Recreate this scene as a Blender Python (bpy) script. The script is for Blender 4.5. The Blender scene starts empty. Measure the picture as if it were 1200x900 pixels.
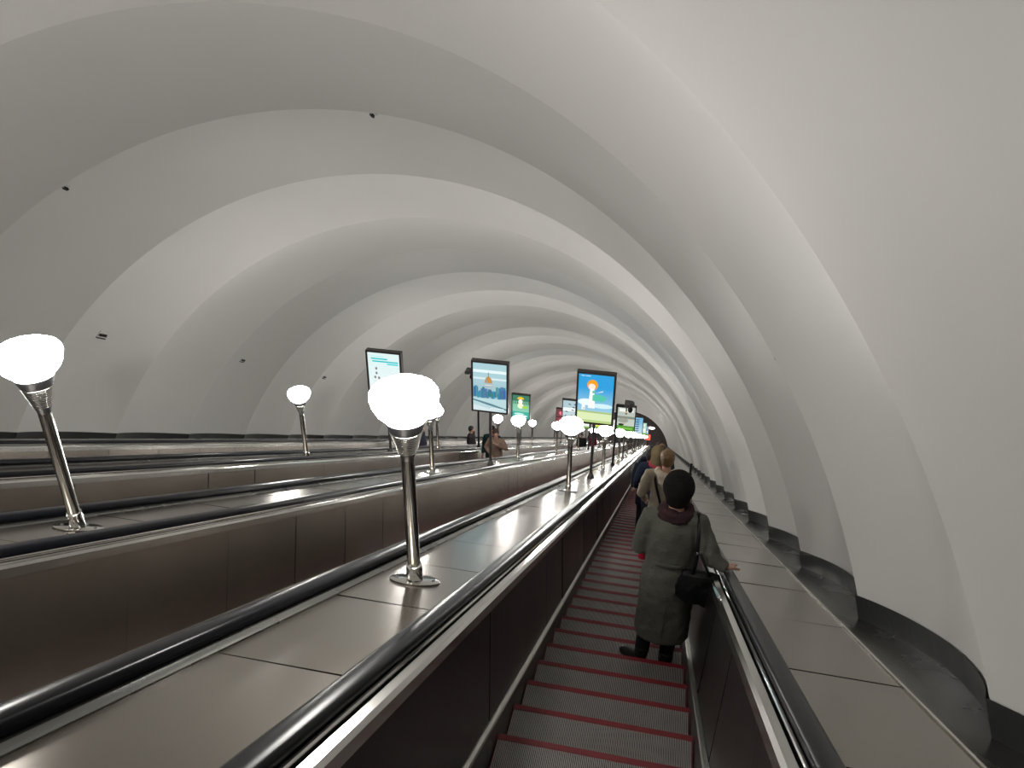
import bpy, bmesh, math, random
from math import sin, cos, pi, radians
from mathutils import Matrix, Vector, noise

random.seed(7)
S = bpy.context.scene
C = S.collection
INC = radians(30)

# ------------------------------------------------------------------ camera
F_PX = 930.0
AX_R = (0.97707708, 0.17980075, 0.1139828)     # picture right in slope axes (across, down the slope, off the slope)
AX_D = (0.1033533, 0.06744842, -0.99235518)    # picture down
AX_F = (-0.18611417, 0.981388, 0.0473193)      # viewing direction
rot = Matrix.Rotation(-INC, 3, 'X')
r, d, f = (rot @ Vector(v) for v in (AX_R, AX_D, AX_F))
f.normalize(); r = (r - f * r.dot(f)).normalized(); u = r.cross(f)
cam = bpy.data.cameras.new('camera')
cam.sensor_width = 36; cam.lens = 36 * F_PX / 1200; cam.clip_start = .05; cam.clip_end = 300
cam_o = bpy.data.objects.new('camera', cam); C.objects.link(cam_o)
cam_o.matrix_world = Matrix(((r.x, u.x, -f.x, 0), (r.y, u.y, -f.y, 0), (r.z, u.z, -f.z, 0), (0, 0, 0, 1)))
S.camera = cam_o

# ------------------------------------------------------------------ world, exposure
w = bpy.data.worlds.new('world'); S.world = w; w.use_nodes = True
w.node_tree.nodes['Background'].inputs[0].default_value = (.02, .02, .022, 1)
w.node_tree.nodes['Background'].inputs[1].default_value = .3
S.view_settings.view_transform = 'Standard'; S.view_settings.look = 'None'
S.view_settings.exposure = 0.22; S.view_settings.gamma = 1
LAMP_E = 62.0
S.cycles.use_denoising = True
S.cycles.max_bounces = 10; S.cycles.diffuse_bounces = 5; S.cycles.glossy_bounces = 5
S.cycles.sample_clamp_indirect = 6.0
S.cycles.use_light_tree = True

# ------------------------------------------------------------------ materials
def mat(name, col, rough=.5, metal=0., emit=None, es=0., noise_amt=0., nscale=6., bump=0., bscale=40., rvar=0., stretch=(1, 1, 1), spec=None, coat=0.):
    m = bpy.data.materials.new(name); m.use_nodes = True
    nt = m.node_tree; b = nt.nodes['Principled BSDF']
    b.inputs['Base Color'].default_value = (*col, 1); b.inputs['Roughness'].default_value = rough
    b.inputs['Metallic'].default_value = metal
    if spec is not None: b.inputs['Specular IOR Level'].default_value = spec
    if coat: b.inputs['Coat Weight'].default_value = coat; b.inputs['Coat Roughness'].default_value = .08
    if emit:
        b.inputs['Emission Color'].default_value = (*emit, 1); b.inputs['Emission Strength'].default_value = es
    if noise_amt or bump or rvar:
        tc = nt.nodes.new('ShaderNodeTexCoord'); mp = nt.nodes.new('ShaderNodeMapping')
        mp.inputs['Scale'].default_value = stretch
        nt.links.new(tc.outputs['Object'], mp.inputs['Vector'])
    if noise_amt:
        n = nt.nodes.new('ShaderNodeTexNoise'); n.inputs['Scale'].default_value = nscale; n.inputs['Detail'].default_value = 5
        nt.links.new(mp.outputs[0], n.inputs['Vector'])
        mx = nt.nodes.new('ShaderNodeMix'); mx.data_type = 'RGBA'
        mx.inputs[6].default_value = (*[c * (1 - noise_amt) for c in col], 1)
        mx.inputs[7].default_value = (*[min(1, c * (1 + noise_amt)) for c in col], 1)
        nt.links.new(n.outputs[0], mx.inputs[0]); nt.links.new(mx.outputs[2], b.inputs['Base Color'])
    if rvar:
        n2 = nt.nodes.new('ShaderNodeTexNoise'); n2.inputs['Scale'].default_value = nscale * .7; n2.inputs['Detail'].default_value = 4
        nt.links.new(mp.outputs[0], n2.inputs['Vector'])
        mr = nt.nodes.new('ShaderNodeMapRange')
        mr.inputs[3].default_value = max(.02, rough - rvar); mr.inputs[4].default_value = rough + rvar
        nt.links.new(n2.outputs[0], mr.inputs[0]); nt.links.new(mr.outputs[0], b.inputs['Roughness'])
    if bump:
        n3 = nt.nodes.new('ShaderNodeTexNoise'); n3.inputs['Scale'].default_value = bscale; n3.inputs['Detail'].default_value = 3
        nt.links.new(mp.outputs[0], n3.inputs['Vector'])
        bp = nt.nodes.new('ShaderNodeBump'); bp.inputs['Strength'].default_value = bump; bp.inputs['Distance'].default_value = .02
        nt.links.new(n3.outputs[0], bp.inputs['Height']); nt.links.new(bp.outputs[0], b.inputs['Normal'])
    return m

M = {}
M['vault'] = mat('vault_plaster', (.66, .652, .632), .55, noise_amt=.025, nscale=1.2, bump=.06, bscale=5)
M['deck'] = mat('deck_steel', (.30, .27, .235), .22, .9, noise_amt=.07, nscale=2.0, rvar=.07, bump=.03, bscale=3)
M['sill'] = mat('sill_steel', (.24, .24, .225), .28, .9, noise_amt=.1, nscale=3, rvar=.08)
M['rim'] = mat('plate_rim', (.75, .73, .68), .25, 1.)
M['trim'] = mat('bright_trim', (.62, .61, .58), .2, 1., rvar=.05, nscale=4)
M['chrome'] = mat('chrome', (.72, .71, .68), .12, 1.)
M['rail'] = mat('rubber', (.006, .007, .010), .28, 0., spec=.13)
M['groove'] = mat('dark_groove', (.01, .01, .01), .6)
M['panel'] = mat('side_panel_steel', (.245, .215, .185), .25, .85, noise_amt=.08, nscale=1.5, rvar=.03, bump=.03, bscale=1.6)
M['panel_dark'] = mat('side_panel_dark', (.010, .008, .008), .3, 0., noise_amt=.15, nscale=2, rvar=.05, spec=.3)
M['skirt'] = mat('skirt_metal', (.06, .055, .055), .35, .6)
M['ledge'] = mat('skirt_ledge', (.5, .49, .45), .3, .9)
M['tread'] = mat('tread_aluminium', (.40, .38, .37), .45, .5, noise_amt=.2, nscale=9)
M['tread_low'] = mat('tread_groove', (.02, .018, .018), .8)
M['riser'] = mat('riser_metal', (.05, .035, .035), .6, .3)
M['red'] = mat('red_paint', (.15, .004, .010), .5, noise_amt=.3, nscale=14)
M['flash'] = mat('flashing_grey', (.06, .064, .062), .36, .6, noise_amt=.25, nscale=5, rvar=.1, bump=.25, bscale=6)
M['gutter'] = mat('gutter_steel', (.15, .14, .13), .25, .85, noise_amt=.2, nscale=4, rvar=.1, bump=.1, bscale=3)
M['black'] = mat('black_paint', (.015, .015, .016), .45)
M['greymetal'] = mat('grey_pole_paint', (.17, .17, .165), .38, .6)
M['frame'] = mat('lightbox_frame', (.10, .09, .085), .35, .7)
M['bulb'] = mat('glowing_glass', (.9, .9, .88), .3, emit=(1, .97, .925), es=LAMP_E)
M['cone'] = mat('cone_metal', (.2, .2, .215), .35, .9)
M['hall'] = mat('dark_hall', (.06, .05, .05), .7)
M['redlight'] = mat('red_signal', (.5, .02, .02), .5, emit=(1, .08, .05), es=2.0)

# ------------------------------------------------------------------ mesh helpers
def finish(bm, name, mats, smooth=False, parent=None, loc=None, rot=None):
    bmesh.ops.recalc_face_normals(bm, faces=bm.faces)
    me = bpy.data.meshes.new(name); bm.to_mesh(me); bm.free()
    for m in (mats if isinstance(mats, (list, tuple)) else [mats]): me.materials.append(m)
    if smooth is True:
        for p in me.polygons: p.use_smooth = True
    elif smooth:
        for p in me.polygons: p.use_smooth = True
        me.set_sharp_from_angle(angle=radians(smooth))
    return link(name, me, parent, loc, rot)

def link(name, me, parent=None, loc=None, rot=None):
    o = bpy.data.objects.new(name, me); C.objects.link(o)
    if parent: o.parent = parent
    if loc: o.location = loc
    if rot: o.rotation_euler = rot
    return o

def tag(o, label=None, cat=None, group=None, kind=None):
    if label: o['label'] = label
    if cat: o['category'] = cat
    if group: o['group'] = group
    if kind: o['kind'] = kind
    return o

def world(x, s, z):
    "slope coordinates to world"
    return Vector((x, s * cos(INC) + z * sin(INC), -s * sin(INC) + z * cos(INC)))

def empty(name, loc, rot=(0, 0, 0)):
    o = bpy.data.objects.new(name, None); o.empty_display_size = .1; C.objects.link(o)
    o.location = loc; o.rotation_euler = rot
    return o

def slope_empty(name, x, s, z): return empty(name, world(x, s, z), (-INC, 0, 0))

def add_prism(bm, prof, y0, y1, mi=0):
    "closed outline of (x, z) drawn out along y"
    a = [bm.verts.new((x, y0, z)) for x, z in prof]; b = [bm.verts.new((x, y1, z)) for x, z in prof]
    n = len(prof); fs = [bm.faces.new(a), bm.faces.new(b[::-1])]
    for i in range(n): fs.append(bm.faces.new((a[i], b[i], b[(i + 1) % n], a[(i + 1) % n])))
    for q in fs: q.material_index = mi

def add_box(bm, x0, x1, y0, y1, z0, z1, mi=0):
    add_prism(bm, [(x0, z0), (x1, z0), (x1, z1), (x0, z1)], y0, y1, mi)

def prism(name, prof, y0, y1, m, parent=None, smooth=False, **k):
    bm = bmesh.new(); add_prism(bm, prof, y0, y1); return finish(bm, name, m, smooth, parent, **k)

def add_tube(bm, pts, rads, seg=12, mi=0, ref=Vector((1, 0, 0)), caps=True):
    pts = [Vector(p) for p in pts]; rings = []
    for i, p in enumerate(pts):
        t = (pts[min(i + 1, len(pts) - 1)] - pts[max(i - 1, 0)]).normalized()
        a = ref - t * ref.dot(t)
        if a.length < .05: a = Vector((0, 1, 0)) - t * t.y
        a.normalize(); b = t.cross(a)
        rr = rads[i] if isinstance(rads, (list, tuple)) else rads
        ra, rb = rr if isinstance(rr, (list, tuple)) else (rr, rr)
        rings.append([bm.verts.new(p + a * ra * cos(2 * pi * k / seg) + b * rb * sin(2 * pi * k / seg)) for k in range(seg)])
    fs = []
    for A, B in zip(rings, rings[1:]):
        for k in range(seg): fs.append(bm.faces.new((A[k], A[(k + 1) % seg], B[(k + 1) % seg], B[k])))
    if caps: fs += [bm.faces.new(rings[0][::-1]), bm.faces.new(rings[-1])]
    for q in fs: q.material_index = mi

def add_lathe(bm, prof, seg=24, mi=0, c=(0, 0, 0)):
    "prof: (radius, z) from the bottom up"
    rings = []
    for rr, z in prof:
        if rr < 1e-5: rings.append([bm.verts.new((c[0], c[1], c[2] + z))])
        else: rings.append([bm.verts.new((c[0] + rr * cos(2 * pi * k / seg), c[1] + rr * sin(2 * pi * k / seg), c[2] + z)) for k in range(seg)])
    for A, B in zip(rings, rings[1:]):
        for k in range(seg):
            j = (k + 1) % seg
            vs = [A[0], B[j], B[k]] if len(A) == 1 and len(B) > 1 else [A[k], A[j], B[0]] if len(B) == 1 else [A[k], A[j], B[j], B[k]]
            q = bm.faces.new(vs); q.material_index = mi
    for R_, rev in ((rings[0], True), (rings[-1], False)):
        if len(R_) > 1: bm.faces.new(R_[::-1] if rev else R_).material_index = mi

def add_ball(bm, c, rad, rot=None, seg=16, mi=0):
    if not isinstance(rad, (list, tuple)): rad = (rad,) * 3
    m = Matrix.Translation(c) @ (rot.to_4x4() if rot else Matrix()) @ Matrix.Diagonal((*rad, 1))
    g = bmesh.ops.create_uvsphere(bm, u_segments=seg, v_segments=max(6, seg * 2 // 3), radius=1, matrix=m)
    for v in g['verts']:
        for q in v.link_faces: q.material_index = mi

def fuse(bm, name, m, voxel, parent, smooth_it=4, disp=None, loc=None, rot=None):
    "one continuous skin over the overlapping volumes in bm"
    bmesh.ops.recalc_face_normals(bm, faces=bm.faces)
    me = bpy.data.meshes.new(name); bm.to_mesh(me); bm.free()
    t = bpy.data.objects.new('tmp', me); C.objects.link(t)
    md = t.modifiers.new('r', 'REMESH'); md.mode = 'VOXEL'; md.voxel_size = voxel; md.use_smooth_shade = True
    sm = t.modifiers.new('s', 'SMOOTH'); sm.factor = .5; sm.iterations = smooth_it
    dg = bpy.context.evaluated_depsgraph_get(); dg.update()
    out = bpy.data.meshes.new_from_object(t.evaluated_get(dg))
    bpy.data.objects.remove(t); bpy.data.meshes.remove(me)
    out.name = name; out.materials.clear(); out.materials.append(m)
    if disp:
        nn = [v.normal.copy() for v in out.vertices]
        for v, n in zip(out.vertices, nn): v.co += n * disp(v.co, n)
    for p in out.polygons: p.use_smooth = True
    return link(name, out, parent, loc, rot)

# ------------------------------------------------------------------ dimensions in slope coordinates
Y0, Y1 = -8.0, 96.0
AXES = [-.14, -2.20, -4.26, -6.32]
DECKZ = -.90; NOSEZ = -1.60
VC = (-3.453, -2.068); VR = 4.9; RS0, RSP = 3.226, 1.949
DEPTH = .17

# ------------------------------------------------------------------ the vault, ring by ring
A0, A1 = radians(12.6), radians(167.4)
def ring_r(uu): return VR + DEPTH * (4 * uu * (1 - uu)) ** .9
def ring_mesh(na=88, nu=14):
    bm = bmesh.new(); g = []
    for j in range(nu + 1):
        uu = j / nu; rr = ring_r(uu)
        g.append([bm.verts.new((rr * cos(A0 + (A1 - A0) * i / na), uu * RSP, rr * sin(A0 + (A1 - A0) * i / na))) for i in range(na + 1)])
    back = [[bm.verts.new(((VR + .4) * cos(A0 + (A1 - A0) * i / na), uu * RSP, (VR + .4) * sin(A0 + (A1 - A0) * i / na))) for i in range(0, na + 1, 8)] for uu in (0, 1)]
    for A, B in zip(g, g[1:]):
        for i in range(na): bm.faces.new((A[i], A[i + 1], B[i + 1], B[i]))
    for i in range(len(back[0]) - 1): bm.faces.new((back[0][i], back[1][i], back[1][i + 1], back[0][i + 1]))
    me = bpy.data.meshes.new('vault_ring'); bm.to_mesh(me); bm.free(); me.materials.append(M['vault'])
    for p in me.polygons: p.use_smooth = True
    return me
ceiling = slope_empty('ceiling', VC[0], 0, VC[1]); tag(ceiling, kind='structure')
rm = ring_mesh()
K0, K1 = -6, 47
for k in range(K0, K1 + 1): link('vault_ring', rm, ceiling, (0, RS0 + RSP * k, 0))

# scalloped flashing at the foot of the vault and the gutter before it
def flashing_mesh(side, z0, z1, name):
    bm = bmesh.new(); n = 14
    def P(uu, z, off):
        rr = ring_r(uu) - off; dz = z - VC[1]; return (side * math.sqrt(rr * rr - dz * dz), uu * RSP, dz)
    rows = [[bm.verts.new(P(j / n, z, off)) for j in range(n + 1)] for z, off in ((z0, .018), (z1, .014))]
    for A, B in zip(rows, rows[1:]):
        for j in range(n): bm.faces.new((A[j], A[j + 1], B[j + 1], B[j]))
    me = bpy.data.meshes.new(name); bm.to_mesh(me); bm.free(); me.materials.append(M['flash'])
    for p in me.polygons: p.use_smooth = True
    return me
def gutter_mesh(side, xin, zin, zout, name):
    bm = bmesh.new(); n = 14; rows = []
    for f_ in (0, .12, .5, 1.0):
        row = []
        for j in range(n + 1):
            uu = j / n; z = zin + (zout - zin) * f_ - (.02 if f_ == .5 else 0)
            dz = z - VC[1]; xo = side * math.sqrt((ring_r(uu) - .018) ** 2 - dz * dz)
            xi = xin - VC[0]
            row.append(bm.verts.new((xi + (xo - xi) * f_, uu * RSP, dz)))
        rows.append(row)
    for A, B in zip(rows, rows[1:]):
        for j in range(n): bm.faces.new((A[j], A[j + 1], B[j + 1], B[j]))
    me = bpy.data.meshes.new(name); bm.to_mesh(me); bm.free(); me.materials.append(M['gutter'])
    for p in me.polygons: p.use_smooth = True
    return me
for tn, side, z0, z1, xin in (('trim_1', 1, -.94, -.80, 1.095), ('trim_2', -1, -1.0, -.875, -7.56)):
    t = slope_empty(tn, VC[0], 0, VC[1]); tag(t, kind='structure')
    fm = flashing_mesh(side, z0, z1, 'flashing'); gm = gutter_mesh(side, xin, DECKZ - .015, z0, 'gutter_tray')
    for k in range(K0, K1 + 1):
        link('flashing', fm, t, (0, RS0 + RSP * k, 0)); link('gutter_tray', gm, t, (0, RS0 + RSP * k, 0))

# ends and underside of the tunnel
def end_wall(name, s, m):
    bm = bmesh.new(); vs = [bm.verts.new(((VR + .3) * cos(a), y, (VR + .3) * sin(a))) for y in (0, .2) for a in [radians(-20 + 220 * i / 40) for i in range(41)]]
    n = 41; bm.faces.new(vs[:n]); bm.faces.new(vs[n:][::-1])
    for i in range(n): bm.faces.new((vs[i], vs[(i + 1) % n], vs[n + (i + 1) % n], vs[n + i]))
    o = finish(bm, name, m); o.location = world(VC[0], s, VC[1]); o.rotation_euler = (-INC, 0, 0)
    return tag(o, kind='structure')
end_wall('wall_back', RS0 + RSP * K0 - .05, M['vault'])
end_wall('wall_front', RS0 + RSP * (K1 + 1) - .3, M['hall'])
o = prism('floor', [(-8.6, -.15), (1.6, -.15), (1.6, 0), (-8.6, 0)], Y0 - .8, Y1 + 1, M['groove'])
o.location = world(0, 0, -1.98); o.rotation_euler = (-INC, 0, 0); tag(o, kind='structure')

# ------------------------------------------------------------------ decks between the escalators
NPL = 44; PL0 = 3.58 - 1.03 * 9; PLP = 1.03
def deck(x0, x1, label, sill=(True, True), rim_side=0):
    t = slope_empty('balustrade_deck', (x0 + x1) / 2, 0, DECKZ); w2 = (x1 - x0) / 2
    tag(t, label, 'deck')
    bm = bmesh.new(); e = .004
    add_prism(bm, [(-w2, -.012), (w2, -.012), (w2, -e), (w2 - e, 0), (-w2 + e, 0), (-w2, -e)], .006, PLP - .006)
    pm = finish(bm, 'deck_plate', M['deck'], parent=t, loc=(0, PL0, 0)).data
    for k in range(1, NPL + 9): link('deck_plate', pm, t, (0, PL0 + PLP * k, 0), (radians(random.uniform(-.12, .12)), radians(random.uniform(-.3, .3)), 0))
    bm = bmesh.new()
    s = PL0 + PLP * (NPL + 9)
    while s < Y1:
        add_box(bm, -w2, w2, s + .004, s + PLP - .004, -.012, 0); s += PLP
    tag(finish(bm, 'distant_deck_plates', M['deck'], parent=t), kind='stuff')
    prism('deck_base', [(-w2, -.06), (w2, -.06), (w2, -.013), (-w2, -.013)], Y0, Y1, M['groove'], t)
    for sg, on in zip((-1, 1), sill):
        if not on: continue
        a = sg * w2; b = sg * (w2 + .046)
        prism('side_sill', [(a + sg * .003, -.02), (b, -.02), (b, .004), (b - sg * .01, .012), (a + sg * .014, .006), (a + sg * .003, .002)], Y0, Y1, M['sill'], t)
    if rim_side:
        a = rim_side * w2
        prism('edge_bead', [(a + rim_side * .001, -.012), (a + rim_side * .012, -.012), (a + rim_side * .012, .006), (a + rim_side * .001, .006)], Y0, Y1, M['rim'], t)
    return t
DK = []
names = ['tan steel lamp deck between the red edged escalator and the brown side panels',
         'middle steel lamp deck beyond the brown panelled escalator side',
         'thin far steel lamp deck, last one before the distant vault foot']
for i in range(3):
    deck(AXES[i + 1] + .80, AXES[i] - .80, names[i])
deck(AXES[0] + .76, 1.09, 'plain tan steel deck without lamps, beside the scalloped gutter on the handrail hand side', (False, False), 1)
deck(-7.56, AXES[3] - .80, 'hidden narrow deck without lamps at the distant vault foot', (True, False))

# ------------------------------------------------------------------ escalators
STEP = .4 / cos(INC); SP0 = 4.12 - STEP * 12
def step_mesh(with_stripe):
    bm = bmesh.new()
    # vertical frame: nosing at the origin, tread runs back (-y), riser drops below the nosing
    add_prism_x(bm, [(-.40, -.03), (-.40, -.012), (0, -.012), (0, -.03), (-.012, -.10), (-.035, -.16), (-.07, -.205), (-.10, -.205), (-.06, -.1), (-.05, -.03)], -.5, .5, 1)
    x = -.497; w_ = .0040; p_ = .0092
    y1 = 0 if with_stripe else 0
    while x < .497:
        add_rib(bm, x, x + w_, -.398, -.001, -.012, 0, 0); x += p_
    for sg in (-1, 1): add_box(bm, sg * .5 - (.004 if sg > 0 else 0), sg * .5 + (.004 if sg < 0 else 0), -.4, 0, -.03, .001, 2)
    if with_stripe: add_stripe(bm, 2)
    bmesh.ops.recalc_face_normals(bm, faces=bm.faces)
    me = bpy.data.meshes.new('step'); bm.to_mesh(me); bm.free()
    for m in (M['tread'], M['tread_low'], M['red']): me.materials.append(m)
    return me
def add_prism_x(bm, prof, x0, x1, mi=0):
    a = [bm.verts.new((x0, y, z)) for y, z in prof]; b = [bm.verts.new((x1, y, z)) for y, z in prof]
    n = len(prof); fs = [bm.faces.new(a[::-1]), bm.faces.new(b)]
    for i in range(n): fs.append(bm.faces.new((a[i], a[(i + 1) % n], b[(i + 1) % n], b[i])))
    for q in fs: q.material_index = mi
def add_rib(bm, x0, x1, y0, y1, z0, z1, mi):
    v = [bm.verts.new(c) for c in ((x0, y0, z0), (x0, y0, z1), (x1, y0, z1), (x1, y0, z0), (x0, y1, z0), (x0, y1, z1), (x1, y1, z1), (x1, y1, z0))]
    for q in ((0, 1, 5, 4), (1, 2, 6, 5), (2, 3, 7, 6), (4, 5, 6, 7)): bm.faces.new([v[i] for i in q]).material_index = mi
def add_stripe(bm, mi=0):
    add_prism_x(bm, [(-.034, -.011), (-.034, .0025), (.0, .0025), (.005, -.004), (.004, -.034), (0, -.034), (0, -.011)], -.499, .499, mi)

ESC_LAB = ['near escalator with ribbed red edged steps that the woman in the grey coat rides',
           'second escalator, between the tan lamp deck and the brown steel side panels',
           'third escalator, between the middle and the far lamp decks, riders facing uphill',
           'fourth escalator, sunk behind the far lamp deck against the distant vault foot']
sm_plain = step_mesh(True); sm_near = step_mesh(False)
bm = bmesh.new(); add_stripe(bm); bmesh.ops.recalc_face_normals(bm, faces=bm.faces)
st_me = bpy.data.meshes.new('nosing_stripe'); bm.to_mesh(st_me); bm.free(); st_me.materials.append(M['red'])
PANP = 1.04; PAN0 = 4.0 - PANP * 9
def mirror(prof, sg): return [(sg * x, z) for x, z in prof]
for i, ax in enumerate(AXES):
    t = slope_empty('escalator', ax, 0, 0); tag(t, ESC_LAB[i], 'escalator', 'escalators in the tunnel')
    n = 0; s = SP0 + STEP
    while s < 95.5:
        st = link('step', sm_near if i == 0 else sm_plain, t, (0, s, NOSEZ), (INC, 0, 0))
        if i == 0: link('nosing_stripe', st_me, st)
        s += STEP
    for sg in (-1, 1):
        prism('skirt_panel', mirror([(.506, -1.85), (.53, -1.85), (.53, -1.52), (.506, -1.52)], sg), Y0, Y1, M['skirt'], t)
        prism('skirt_ledge', mirror([(.506, -1.519), (.545, -1.519), (.545, -1.506), (.53, -1.50), (.512, -1.505), (.506, -1.51)], sg), Y0, Y1, M['ledge'], t)
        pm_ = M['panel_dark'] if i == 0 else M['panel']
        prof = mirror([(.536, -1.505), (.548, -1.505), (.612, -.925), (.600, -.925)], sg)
        bm = bmesh.new(); add_prism(bm, prof, .005, PANP - .005)
        pme = finish(bm, 'side_panel', pm_, parent=t, loc=(0, PAN0, 0)).data
        last = 60 if (i == 0 or sg < 0) else 30
        for k in range(1, last): link('side_panel', pme, t, (0, PAN0 + PANP * k, 0), (0, 0, radians(random.uniform(-.25, .25))))
        bm = bmesh.new(); s = PAN0 + PANP * last
        while s < Y1: add_prism(bm, prof, s + .003, s + PANP - .003); s += PANP
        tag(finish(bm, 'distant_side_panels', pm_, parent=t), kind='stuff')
        prism('panel_backing', mirror([(.55, -1.5), (.58, -1.5), (.63, -.93), (.615, -.93)], sg), Y0, Y1, M['groove'], t)
        prism('inner_trim', mirror([(.586, -.955), (.618, -.955), (.618, -.93), (.638, -.93), (.638, -.897), (.606, -.900), (.590, -.912)], sg), Y0, Y1, M['trim'], t)
        prism('chrome_strip', mirror([(.646, -.93), (.661, -.93), (.661, -.884), (.657, -.879), (.650, -.879), (.646, -.884)], sg), Y0, Y1, M['chrome'], t)
        prism('handrail_guide', mirror([(.664, -.93), (.75, -.93), (.75, -.90), (.728, -.895), (.728, -.87), (.684, -.87), (.684, -.895), (.664, -.90)], sg), Y0, Y1, M['groove'], t)
        pr = [(.662, -.872), (.662, -.856), (.666, -.846), (.676, -.840), (.704, -.838), (.734, -.840), (.745, -.846), (.749, -.856), (.749, -.872), (.744, -.884), (.730, -.886), (.730, -.866), (.682, -.866), (.682, -.886), (.668, -.884)]
        prism('handrail', mirror(pr, sg), Y0, Y1, M['rail'], t, smooth=40)

# ------------------------------------------------------------------ lamps
def lamp_parts(far):
    sg = 14 if far else 36
    out = []
    def part(name, fn, m, smooth=35):
        bm = bmesh.new(); fn(bm); bmesh.ops.recalc_face_normals(bm, faces=bm.faces)
        me = bpy.data.meshes.new(name); bm.to_mesh(me); bm.free(); me.materials.append(m)
        for p in me.polygons: p.use_smooth = True
        me.set_sharp_from_angle(angle=radians(smooth))
        out.append((name, me))
    def flange(bm):   # lies flat on the sloping deck
        add_lathe(bm, [(.132, 0), (.134, .002), (.134, .006), (.131, .008)], sg)
        bmesh.ops.rotate(bm, verts=bm.verts, cent=(0, 0, 0), matrix=Matrix.Rotation(-INC, 3, 'X'))
    part('base_flange', flange, M['chrome'])
    if not far:
        def bolts(bm):
            for k in range(4):
                a = pi / 2 * k + .2
                add_lathe(bm, [(.009, .007), (.009, .012), (.005, .015)], 8, c=(.098 * cos(a), .098 * sin(a), 0))
            bmesh.ops.rotate(bm, verts=bm.verts, cent=(0, 0, 0), matrix=Matrix.Rotation(-INC, 3, 'X'))
        part('flange_bolts', bolts, M['greymetal'])
    part('collar', lambda bm: add_lathe(bm, [(.043, -.02), (.043, .085), (.041, .09), (.041, .11), (.035, .114)], sg), M['chrome'])
    part('pole', lambda bm: add_lathe(bm, [(.034, .0), (.034, .78)], sg), M['chrome'])
    prof = [(.034, .765), (.038, .785), (.044, .80)]
    if far: prof += [(.085, .94), (.092, .975), (.07, .982)]
    else:
        for k in range(10):
            z = .80 + .0125 * k; rr = .043 + .0036 * k
            prof += [(rr, z + .001)]
        prof += [(.082, .932), (.093, .965), (.098, .984), (.08, .988)]
    if not far:
        def rings(bm):
            for k in range(10):
                z = .806 + .0125 * k; rr = .043 + .0036 * k
                add_lathe(bm, [(rr, z), (rr + .005, z + .001), (rr + .0062, z + .0035), (rr + .005, z + .006), (rr + .001, z + .007)], sg)
        part('cone_rings', rings, M['chrome'], 60)
    part('cone_cup', lambda bm: add_lathe(bm, prof, sg), M['cone'], 50)
    b = [(.0, .982), (.075, .984), (.108, 1.0), (.137, 1.03), (.157, 1.068), (.166, 1.105), (.163, 1.13), (.147, 1.152), (.118, 1.168), (.08, 1.178), (.04, 1.183), (0, 1.184)]
    if far: b = b[::2] + [b[-1]]
    part('glass_bowl', lambda bm: add_lathe(bm, b, 10 if far else 24), M['bulb'], 80)
    return out
LN, LF = lamp_parts(False), lamp_parts(True)
ords = ['first visible', 'second', 'third', 'fourth', 'fifth', 'sixth']
dn = ['tan deck beside the red edged steps', 'middle deck beyond the brown panels', 'thin far deck before the vault foot']
for i in range(3):
    x = (AXES[i] + AXES[i + 1]) / 2
    x = (-1.185, -3.235, -5.21)[i]
    for k in range(-1, 13):
        s = 4.13 + 7.4 * k - (.1 if i == 2 else 0)
        t = empty('bowl_lamp', world(x, s, DECKZ + .002))
        q = i + 1 if k < 0 else k
        g = 'glowing bowl lamps on the steel decks'
        if k < 0: lab = 'bowl lamp uphill on the %s' % dn[i]
        elif i == 2 and k == 0: lab = 'bowl lamp on the %s, just outside the view' % dn[i]
        elif k == 0: lab = 'large glowing bowl lamp, first on the %s' % dn[i]
        elif k < 6: lab = '%s bowl lamp down the %s' % (ords[k - (1 if i == 2 else 0)], dn[i])
        else: lab = 'tiny merged bowl lamp far down the %s' % dn[i]; g = 'tiny far bowl lamps on the %s' % dn[i]
        tag(t, lab, 'lamp', g)
        for nme, me in (LN if k < 3 else LF): link(nme, me, t)

# ------------------------------------------------------------------ lightboxes
PM = {}
def pc(col, e=1.15):
    key = tuple(round(c, 3) for c in col) + (e,)
    if key not in PM: PM[key] = mat('print', [c * .25 for c in col], .4, emit=[c ** 1.25 for c in col], es=e, spec=.2)
    return PM[key]
def sky(top, bot):
    m = mat('print_sky', top, .4, es=0, spec=.2); nt = m.node_tree; b = nt.nodes['Principled BSDF']
    tc = nt.nodes.new('ShaderNodeTexCoord'); sp = nt.nodes.new('ShaderNodeSeparateXYZ'); rp = nt.nodes.new('ShaderNodeValToRGB')
    mr = nt.nodes.new('ShaderNodeMapRange'); mr.inputs[1].default_value = -.5; mr.inputs[2].default_value = .5
    nt.links.new(tc.outputs['Object'], sp.inputs[0]); nt.links.new(sp.outputs[2], mr.inputs[0]); nt.links.new(mr.outputs[0], rp.inputs[0])
    rp.color_ramp.elements[0].color = (*bot, 1); rp.color_ramp.elements[1].color = (*top, 1); rp.color_ramp.elements[1].position = .72
    nt.links.new(rp.outputs[0], b.inputs['Emission Color'])
    b.inputs['Emission Strength'].default_value = .8; b.inputs['Base Color'].default_value = (.1, .1, .1, 1)
    return m
BW, BH = .64, .99
def blob(cx, cy, rx, ry, n=14, a0=0, a1=2 * pi): return [(cx + rx * cos(a0 + (a1 - a0) * k / (n - (1 if a1 - a0 < 6 else 0))), cy + ry * sin(a0 + (a1 - a0) * k / (n - (1 if a1 - a0 < 6 else 0)))) for k in range(n)]
def rect(x0, y0, x1, y1): return [(x0, y0), (x1, y0), (x1, y1), (x0, y1)]
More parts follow.
